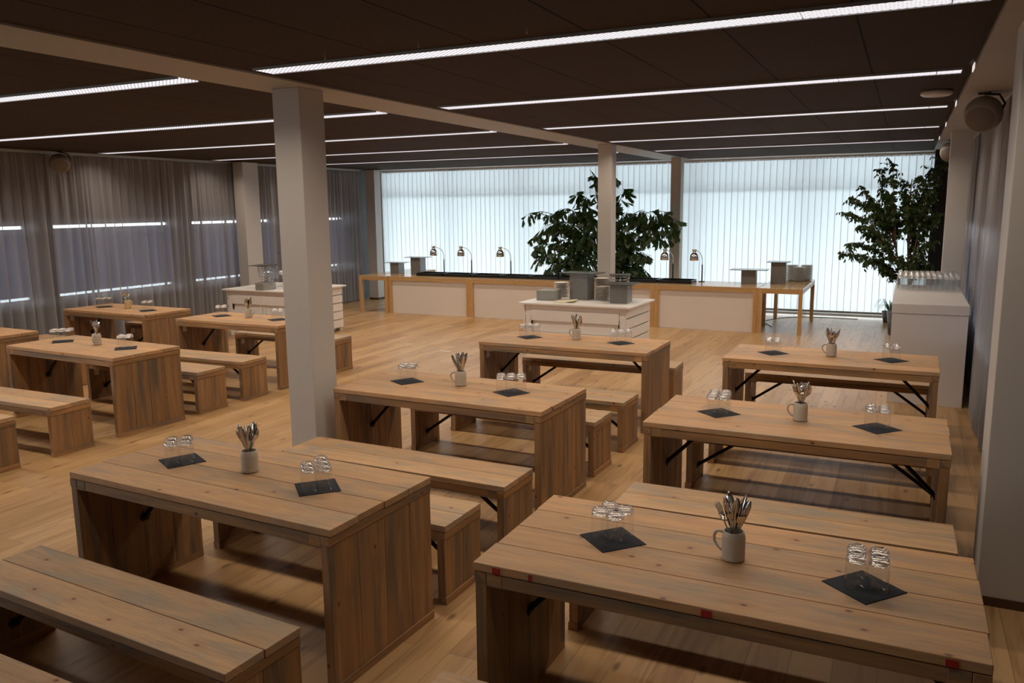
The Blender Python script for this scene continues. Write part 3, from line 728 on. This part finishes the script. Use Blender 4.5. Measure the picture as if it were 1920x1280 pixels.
# heat lamps
def heat_lamp():
    r = empty('heat_lamp', (0, 0, 0))
    b = MB(); b.lathe([(0, 0), (.055, 0), (.055, .008), (.012, .014), (.011, .30), (0, .30)], 20); b.build('base_post', 'black', r)
    b = MB(); pts = [(0, 0, .29), (0, 0, .36)]+[(.20-.20*math.cos(t), 0, .37+.19*math.sin(t)) for t in [PI/2*k/10 for k in range(1, 11)]]; b.tube(pts, .006, 10)
    e = pts[-1]; b.build('gooseneck', 'chrome', r)
    b = MB(); c = (e[0]+.005, 0, e[2]-.175)
    b.lathe([(.063, 0), (.066, .004), (.066, .045), (.062, .075), (.050, .105), (.032, .125), (.026, .132), (.028, .165), (.034, .172), (.034, .185), (0, .187)], 28, c); b.lathe([(.064, .002), (.060, .045), (.045, .10), (.02, .12), (0, .12)], 28, c); sh = b.build('shade', 'chrome', r); sh.scale = (1.22, 1.22, 1.05); sh.location = (-c[0]*.22, 0, -c[2]*.05)
    b = MB(); b.lathe([(0, .035), (.03, .045), (.036, .065), (.02, .10), (0, .105)], 16, c); b.build('bulb', 'flower', r)
    return r
hl = heat_lamp()
for k, (x, y, a, lab) in enumerate(((-8.50, 14.46, R(205), 'chrome heat lamp at the left end of the buffet'), (-7.86, 14.46, R(205), 'chrome heat lamp, second from the left on the buffet'), (-6.98, 14.46, R(205), 'chrome heat lamp left of the big leafy plant'),
        (-3.745, 14.46, R(240), 'chrome heat lamp in front of the rear column'), (-3.22, 14.46, R(240), 'chrome heat lamp at the right end of the buffet'))):
    r = hl if k == 0 else copy_tree(hl)
    r.location = (x, y, BZ); r.rotation_euler = (0, 0, a); tag(r, lab, 'heat lamp', 'chrome heat lamps on the buffet')
def riser(x, y, z, w, d, h, rz, pw, pd, label, m='greybox', pm='slab'):
    r = empty('buffet_riser', (x, y, z), rz, label=label, cat='riser', group='grey buffet risers')
    b = MB(); b.box(-w/2, w/2, -d/2, d/2, 0, h-.01); b.build('box', m, r, bevel=.003)
    b = MB(); b.box(-pw/2, pw/2, -pd/2, pd/2, h-.0095, h+.002); b.build('serving_slab', pm, r, bevel=.003)
riser(-9.57, 14.35, BZ, .20, .24, .235, R(3), .46, .30, 'short grey riser with pale slab at the left buffet end', pm='slablight')
riser(-9.04, 14.33, BZ, .22, .24, .355, R(3), .50, .32, 'tall grey riser with pale slab beside the leftmost heat lamp', pm='slablight')
riser(-2.38, 14.32, BZ, .24, .22, .25, R(3), .62, .34, 'short grey riser under a wide slab right of the buffet trays', m='greybox', pm='slablight')
riser(-1.93, 14.55, BZ, .24, .24, .375, R(3), .38, .34, 'tall dark grey riser beside the plate stacks', pm='slablight')
PP = [None]
def plate_stack(x, y, z, n, d, where, seed):
    rng = random.Random(seed)
    if PP[0] is None:
        b = MB(); b.lathe([(0, 0), (.05, 0), (.058, .002), (.085, .010), (.1, .0165), (.1005, .0185), (.098, .019), (.084, .0135), (.056, .0055), (0, .0045)], 36); PP[0] = b.build('plate', 'plate'); first = True
    else: first = False
    for k in range(n):
        o = PP[0] if first and k == 0 else PP[0].copy()
        if not (first and k == 0): COL.objects.link(o)
        o.location = (x+rng.uniform(-.002, .002), y+rng.uniform(-.002, .002), z+k*.0190); o.scale = (d/.2, d/.2, 1)
        pos = 'topmost' if k == n-1 else 'lowest' if k == 0 else '%d up from the bottom' % (k+1)
        tag(o, 'beige plate, %s, stack %s' % (pos, where), 'plate', 'stacked plates')
plate_stack(-1.80, 15.32, BZ, 14, .215, 'back left on the right buffet table', 1)
plate_stack(-1.655, 15.10, BZ, 13, .215, 'nearest on the right buffet table', 2)
plate_stack(-1.56, 15.36, BZ, 14, .215, 'back right on the right buffet table', 3)

# ------------------------------------------------------------------ slatted sideboards
KZ = .79
def sideboard(x, y, rz, w, d, label):
    r = empty('slatted_sideboard', (x, y, 0), rz, label=label, cat='sideboard', group='white slatted sideboards'); dx, dy = w/2, d/2
    b = MB(21)
    b.box(-dx, -.001, -dy, dy, KZ-.024, KZ, tint=.02); b.box(.001, dx, -dy, dy, KZ-.024, KZ, tint=.02); b.build('worktop', 'cart', r, bevel=.003)
    ix, iy = dx-.075, dy-.07
    for sx in (-1, 1):
        for s_ in (-1, 1):
            b = MB(); a, c = sorted((sx*ix, sx*(ix-.09))); e, f = sorted((s_*iy, s_*(iy-.06))); b.box(a, c, e, f, 0, KZ-.025); b.build('post', 'cart', r, bevel=.003)
    for sx in (-1, 1):   # side planks, lapped
        b = MB(5)
        for k in range(5):
            z0 = .05+k*.143; a, c = sorted((sx*(ix+.004), sx*(ix+.024))); b.box(a, c, -iy-.01, iy+.01, z0+.016, z0+.140)
            a, c = sorted((sx*(ix-.012), sx*(ix-.004))); b.box(a, c, -iy, iy, z0-.002, z0+.14)
        b.build('side_planks', 'cart', r, bevel=.003)
    b = MB(5); b.box(-ix+.09, ix-.09, iy-.05, iy-.03, .06, KZ-.025); b.build('back_board', 'cart', r)
    b = MB(5); b.box(-ix+.091, ix-.091, -iy, -iy+.03, KZ-.10, KZ-.026); b.build('top_rail', 'cart', r, bevel=.002)
    b = MB(5); b.box(-ix+.091, ix-.091, -iy+.03, iy-.06, .06, .08); b.build('bottom_shelf', 'cart', r)
    for s_ in (-1, 1):
        b = MB(6); x0, x1 = (-ix+.093, -.002) if s_ < 0 else (.002, ix-.093); xm = .066
        for k in range(4):
            z0 = .075+k*.155
            pr = .006 if k % 2 == 0 else -.026
            b.box(x0, x1, -iy+.012+pr, -iy+.03, z0+.002, z0+.153)
        b.box(*sorted((s_*.005, s_*.06)), -iy+.008, -iy+.0125, .075, KZ-.105)
        dr = b.build('door', 'cart', r, bevel=.002)
        b = MB(); X = s_*(ix-.095); b.box(X-.005, X+.005, -iy-.012, -iy+.02, .45, .60); b.build('hinge', 'black', dr)
sideboard(-3.965, 10.66, -.035, 1.62, 1.06, 'white slatted sideboard with grey risers and plates, in front of the middle column')
sideboard(-9.53, 10.84, .0, 1.60, 1.30, 'white slatted sideboard with wire spirals, partly hidden by the big column')
# things on the right sideboard
b = MB(); b.box(-.135, .135, -.15, .15, 0, .14); o = b.build('storage_box', 'stone', loc=(-4.53, 10.62, KZ), bevel=.006); o.rotation_euler = (0, 0, .04); tag(o, 'low grey box on the left of the white sideboard', 'box')
riser(-4.11, 10.83, KZ, .29, .20, .375, R(-8), .56, .36, 'tall grey riser under a dark slab behind the menu card')
riser(-3.46, 10.62, KZ, .24, .28, .262, R(4), .42, .40, 'short grey riser with dark slab on the right of the white sideboard')
plate_stack(-4.51, 11.04, KZ, 11, .215, 'left of the tall sideboard riser', 4)
plate_stack(-3.895, 11.06, KZ, 15, .215, 'right of the tall sideboard riser', 5)
plate_stack(-3.80, 10.82, KZ, 10, .20, 'between the two sideboard risers', 6)
r = empty('menu_card', (-4.20, 10.42, KZ), R(12), label='open cream menu card lying before the tall riser', cat='menu card')
b = MB(); b.quad([(-.14, -.13, .001), (.0, -.13, .004), (.0, .13, .004), (-.14, .13, .001)]); b.quad([(.0, -.13, .004), (.15, -.13, .030), (.15, .13, .030), (.0, .13, .004)]); o = b.build('pages', 'paper', r); sm = o.modifiers.new('s', 'SOLIDIFY'); sm.thickness = .003
b = MB(); b.box(-.15, .155, -.145, .14, 0, .001); b.build('cover', 'paper', r)
def wire_stand(x, y, z, h, r0, r1, turns, label, slab=.34):
    r = empty('wire_spiral_stand', (x, y, z), .3, label=label, cat='display stand', group='wire spiral stands')
    b = MB(); n = int(turns*18); pts = []
    for k in range(n+1):
        t = k/n; rr = r0+(r1-r0)*t; a = 2*PI*turns*t; pts.append((rr*math.cos(a), rr*math.sin(a), .006+(h-.012)*t))
    b.tube(pts, .0055, 6)
    for q in range(4):
        a = q*PI/2; b.tube([(r0*math.cos(a), r0*math.sin(a), .004), (r1*math.cos(a), r1*math.sin(a), h-.006)], .004, 6)
    b.build('spiral_wire', 'wire', r)
    b = MB(); b.box(-slab/2, slab/2, -slab/2, slab/2, h, h+.008); b.build('slate_slab', 'slab', r)
wire_stand(-3.60, 11.0, KZ, .34, .085, .13, 8, 'shiny wire spiral stand behind the short riser', slab=.30)
wire_stand(-9.76, 10.66, KZ, .375, .09, .15, 10, 'short wire spiral stand with dark slab on the left sideboard', slab=.44)
wire_stand(-9.47, 11.12, KZ, .57, .11, .17, 14, 'tall wire spiral stand with dark slab beside the big column', slab=.5)
b = MB(); b.lathe([(0, 0), (.17, 0), (.17, .12), (.155, .12), (.155, .06), (0, .06)], 6, smooth=False); o = b.build('hexagonal_bowl', 'stone', loc=(-9.52, 10.36, KZ), bevel=.004); tag(o, 'grey hexagonal stone bowl on the left sideboard', 'bowl')
r = empty('flower_vase', (-9.27, 10.55, KZ), label='glass vase with white fluffy flowers on the left sideboard', cat='vase')
b = MB(); b.lathe([(0, 0), (.035, 0), (.055, .02), (.06, .06), (.04, .10), (.022, .12), (.03, .14)], 20); b.build('vase', 'glass', r)
b = MB(); rng = random.Random(3)
for k in range(26):
    a, t = rng.uniform(0, 2*PI), rng.uniform(.2, 1); p = Vector((math.cos(a)*.07*t, math.sin(a)*.07*t, .22+rng.uniform(-.03, .10))); rr = rng.uniform(.014, .028)
    b.lathe([(0, -rr), (rr*.8, -rr*.5), (rr, 0), (rr*.7, rr*.6), (0, rr)], 8, p)
b.build('flowers', 'flower', r)
b = MB()
for k in range(6): b.tube([(0, 0, .02), (math.cos(k)*.03, math.sin(k)*.03, .2)], .002, 5)
b.build('stems', 'stem', r)
b = MB(); b.lathe([(0, 0), (.02, .004), (.035, .02), (.037, .035), (.03, .055), (.012, .067), (0, .066)], 20); o = b.build('orange_fruit', 'orange', loc=(-8.97, 10.36, KZ)); tag(o, 'small orange brown object at the front of the left sideboard beside the column', 'fruit')

# ------------------------------------------------------------------ cabinet on the right with a rack of glasses
r = empty('white_cabinet', (.268, 10.44, 0), label='plain white cabinet carrying rows of glasses at the right curtain', cat='cabinet')
b = MB(); b.box(-.352, .352, -1.11, 1.10, 0, .955); b.build('carcass', 'cabinet', r, bevel=.002)
b = MB(); b.box(-.356, .356, -1.115, 1.105, .957, 1.057); b.build('top_board', 'cabinet', r, bevel=.003)
ordn = ['first', 'second', 'third', 'fourth', 'fifth', 'sixth', 'seventh', 'eighth', 'ninth', 'tenth', 'last']
for j in range(10):
    for i in range(11):
        place_glass(-.034+i*.0606, 10.74+j*.082, 1.0575, 0, 'cabinet glass, %s from the left in the %s row from the front' % (ordn[i], ordn[j]), 'rows of glasses on the white cabinet', (.84, .84, 1.38))

# ------------------------------------------------------------------ plants
def frond_plant():
    x, y = -5.25, 14.95
    r = empty('fishtail_palm', (x, y, 0), label='big dark green fishtail palm standing behind the buffet at the blinds', cat='plant')
    b = MB(); b.lathe([(0, 0), (.20, 0), (.24, .40), (.22, .40), (.20, .34), (0, .34)], 28); b.build('pot', 'pot', r)
    b = MB(); b.lathe([(0, .341), (.20, .343), (.0, .36)], 20); b.build('soil', 'soil', r)
    rng = random.Random(12); S = MB(); Lf = MB()
    def leaflet(p, d, up_, ln, w):
        side = d.cross(up_).normalized(); n = side.cross(d).normalized()
        cup = rng.uniform(-.15, .15)
        pts = [p, p+d*ln*.55-side*w*.55, p+d*ln*.95-side*w*.75, p+d*ln*.82-side*w*.35, p+d*ln*1.05-side*w*.08, p+d*ln*.86+side*w*.25, p+d*ln*.98+side*w*.6, p+d*ln*.5+side*w*.5]
        pts = [q+n*((q-p).dot(side)**2*cup*8) for q in pts]
        vs = [Lf.bm.verts.new(q) for q in pts]
        for k in range(1, 7): f = Lf.bm.faces.new((vs[0], vs[k], vs[k+1])); f.smooth = False
    # tips relative to the pot (x to the right, y depth, z height), from the photo's silhouette
    tips = [(-1.50, -.2, 1.95, .8), (-1.45, .1, 1.5, .9), (-1.30, -.1, 1.1, 1.0), (-1.05, .2, .75, 1.0), (-.95, -.3, 1.75, .9), (-.55, .1, 2.35, .6), (-.15, -.1, 2.68, .5), (.15, .2, 2.75, .5), (.45, -.2, 2.35, .8),
            (.60, .1, 1.9, .9), (.95, 0, 1.95, .7), (1.30, .1, 1.95, .8), (1.45, -.2, 1.65, 1.0), (1.20, .2, 1.50, 1.0), (.85, -.2, 1.2, 1.0), (.70, .3, .9, 1.0), (.30, -.3, .95, 1.0), (-.70, .3, 1.1, 1.0), (-.35, -.2, 1.5, 1.0), (.25, .3, 1.5, 1.0), (-.9, 0, 2.0, .8), (-1.2, .1, 1.72, 1.), (-1.35, -.1, 1.3, 1.), (-1.0, .2, 1.38, 1.), (-.75, -.2, 1.68, 1.), (-1.12, 0, .95, 1.), (-.5, .2, 1.95, 1.), (-.3, -.1, 2.2, .9), (.2, .1, 2.1, .9), (.55, -.1, 1.5, 1.), (.5, .1, 1.15, 1.), (1.42, 0, 1.85, .9),(-.6,-.3,.85,1.),(.95,.1,.75,1.)]
    for tx_, ty_, tz_, dens in tips:
        ty_ = -.15 if tx_ > .85 else ty_*.6
        T_ = Vector((tx_, ty_, tz_)); A = Vector((rng.uniform(-.08, .08), rng.uniform(-.08, .08), .34))
        C_ = Vector((tx_*.38, ty_*.4, max(tz_+.30, 1.2) if tz_ < 2.2 else tz_*.8))
        pts = [A*(1-t)**2+C_*2*t*(1-t)+T_*t*t for t in [k/18 for k in range(19)]]
        S.tube(pts, [.014-.010*k/18 for k in range(19)], 6)
        for k in range(7, 19):
            t = k/18; p = pts[k]; d0 = (pts[min(k+1, 18)]-pts[k-1]).normalized()
            for sgn in (-1, 1):
                if rng.random() > dens*.95: continue
                sub = Vector((rng.uniform(-.5, .5), rng.uniform(-.5, .5), 0)); out = (d0.cross(Vector((0, 0, 1)))*sgn).normalized()
                ln = rng.uniform(.10, .20); dd = (out*.75+d0*.5+Vector((0, 0, rng.uniform(-.75, .12)))+sub*.4).normalized()
                # short side branch with several leaflets
                q = p+dd*ln; S.tube([p, p+dd*ln*.5+Vector((0, 0, .01)), q], .003, 5)
                for m in range(rng.choice((2, 3, 4))):
                    pp = p+dd*ln*rng.uniform(.35, 1.0)
                    ld = (dd*.45+Vector((rng.uniform(-.6, .6), rng.uniform(-.6, .6), rng.uniform(-1.35, .05)))).normalized()
                    leaflet(pp, ld, Vector((rng.uniform(-.4, .4), rng.uniform(-1, -.3), rng.uniform(-.2, .5))), rng.uniform(.13, .24), rng.uniform(.035, .07))
    S.build('stems', 'stem', r); Lf.build('foliage', 'leafdark', r, normals=False)
frond_plant()
def ficus():
    x, y = .02, 14.3
    r = empty('weeping_fig', (x, y, 0), label='tall small leaved fig tree behind the white cabinet at the right end of the blinds', cat='plant')
    b = MB(); b.lathe([(0, 0), (.19, 0), (.23, .38), (.21, .38), (.19, .32), (0, .32)], 28); b.build('pot', 'pot', r)
    b = MB(); b.lathe([(0, .322), (.19, .323), (0, .34)], 20); b.build('soil', 'soil', r)
    rng = random.Random(4); S = MB(); Lf = MB()
    def leaf(p, d, ln, w):
        up_ = Vector((rng.uniform(-1, 1), rng.uniform(-1, 1), rng.uniform(-.2, 1))).normalized(); side = d.cross(up_)
        if side.length < .05: side = Vector((1, 0, 0))
        side.normalize()
        vs = [Lf.bm.verts.new(q) for q in (p, p+d*ln*.35-side*w, p+d*ln*.7-side*w*.7, p+d*ln, p+d*ln*.7+side*w*.7, p+d*ln*.35+side*w)]
        Lf.bm.faces.new((vs[0], vs[1], vs[5])); Lf.bm.faces.new((vs[1], vs[2], vs[4], vs[5])); Lf.bm.faces.new((vs[2], vs[3], vs[4]))
    trunk = {}
    for i, (bx_, by_, tx_, ty_, tz_) in enumerate(((-.06, 0, -.20, .05, 2.0), (.04, .03, .02, 0, 2.45), (.05, -.05, .22, -.1, 2.2))):
        pts = [Vector((bx_+(tx_-bx_)*t+.03*math.sin(5*t+i), by_+(ty_-by_)*t, .30+(tz_-.30)*t)) for t in [k/12 for k in range(13)]]
        S.tube(pts, [.020-.013*k/12 for k in range(13)], 8); trunk[i] = pts
    # branch tips: x, y, z relative, droop
    tips = [(-.97, 0, 1.30), (-.85, .1, 1.45), (-.92, -.1, 1.95), (-.86, 0, 2.18), (-.70, .1, 2.35), (-.45, 0, 2.62), (-.28, -.2, 2.70), (-.52, .2, 1.9), (-.62, 0, 1.62), (-.55, -.1, 1.2), (-.35, .1, 1.08), (-.15, -.2, 1.25),
            (-.1, .2, 2.45), (.10, -.1, 2.5), (.28, .1, 2.62), (.38, -.2, 2.75), (.32, .2, 2.2), (.38, 0, 1.9), (.30, -.2, 1.5), (.22, .2, 1.25), (-.32, 0, 2.25), (-.2, .2, 1.9), (.05, -.3, 2.0), (-.4, -.3, 1.5), (.12, .3, 1.6), (-.3, .3, 2.0), (.05, -.2, 1.15), (-.6, .1, 2.12), (.2, 0, 2.3), (-.05, 0, 2.2), (.3, .1, 1.1), (-.7, -.2, 1.75)]
    for tx_, ty_, tz_ in tips:
        tr = trunk[0 if tx_ < -.15 else 2 if tx_ > .2 else 1]; zb = min(tz_-.15, 1.9)*.75; A = min(tr, key=lambda q: abs(q.z-zb)).copy(); T_ = Vector((tx_, ty_, tz_))
        C_ = (A+T_)/2+Vector((0, 0, .28 if tz_ < 2.3 else .05)); n = 14
        pts = [A*(1-t)**2+C_*2*t*(1-t)+T_*t*t for t in [k/n for k in range(n+1)]]
        S.tube(pts, [.007-.005*k/n for k in range(n+1)], 5)
        for k in range(4, n+1):
            for m in range(4):
                tw = Vector((rng.uniform(-1, 1), rng.uniform(-1, 1), rng.uniform(-1.0, .3))).normalized()*rng.uniform(.05, .16); q = pts[k]+tw
                S.tube([pts[k], pts[k]+tw*.5+Vector((0, 0, .01)), q], .0016, 4)
                for l_ in range(8):
                    p = pts[k]+tw*(l_+1)/8
                    leaf(p, Vector((rng.uniform(-.6, .6), rng.uniform(-.6, .6), rng.uniform(-1.2, -.1))).normalized(), rng.uniform(.05, .08), rng.uniform(.012, .019))
    S.build('trunks', 'bark', r); Lf.build('foliage', 'leafficus', r, normals=False)
ficus()
r = empty('grassy_plant', (-.18, 15.75, 0), label='small arching grass like plant at the floor beside the white cabinet', cat='plant')
b = MB(); b.lathe([(0, 0), (.10, 0), (.13, .2), (.115, .2), (.10, .16), (0, .16)], 24); b.build('pot', 'pot', r)
b = MB(); rng = random.Random(8)
for k in range(60):
    a = rng.uniform(0, 2*PI); ln = rng.uniform(.25, .5); h = rng.uniform(.25, .6); w = rng.uniform(.006, .011); pr = None
    d = Vector((math.cos(a), math.sin(a), 0)); sd = Vector((-d.y, d.x, 0))
    for j in range(9):
        t = j/8; p = d*ln*t*.8+Vector((0, 0, .165+h*(1.6*t-1.5*t*t))); ww = w*(1-t*.9); cur = (b.bm.verts.new(p-sd*ww), b.bm.verts.new(p+sd*ww))
        if pr: b.bm.faces.new((pr[0], pr[1], cur[1], cur[0])).smooth = True
        pr = cur
b.build('leaves', 'leafgrass', r, normals=False)

# cable and scrap on the floor
b = MB(); pts = [(-2.32, 14.95, .007), (-2.15, 15.05, .007), (-2.05, 14.62, .007), (-2.0, 14.5, .007)]
def cat(P, n=8):
    out = []; P = [Vector(p) for p in P]; P = [P[0]]+P+[P[-1]]
    for i in range(1, len(P)-2):
        for k in range(n):
            t = k/n; out.append(.5*((2*P[i])+(P[i+1]-P[i-1])*t+(2*P[i-1]-5*P[i]+4*P[i+1]-P[i+2])*t*t+(3*P[i]-P[i-1]-3*P[i+1]+P[i+2])*t**3))
    return out+[P[-1]]
b.tube(cat([(-2.0, 14.45, .007), (-2.12, 14.75, .007), (-2.24, 15.0, .007), (-2.1, 15.45, .007), (-1.8, 15.85, .007), (-1.3, 15.98, .007), (-.7, 15.95, .007)]), .006, 8)
tag(b.build('power_cable', 'cable'), 'black cable curling on the floor under the right buffet table', 'cable')
b = MB(); b.box(-.09, .09, -.025, .025, 0, .001); o = b.build('paper_scrap', 'plasticw', loc=(-6.05, 10.26, 0.0005)); tag(o, 'tiny pale scrap lying on the open wooden floor', 'scrap')
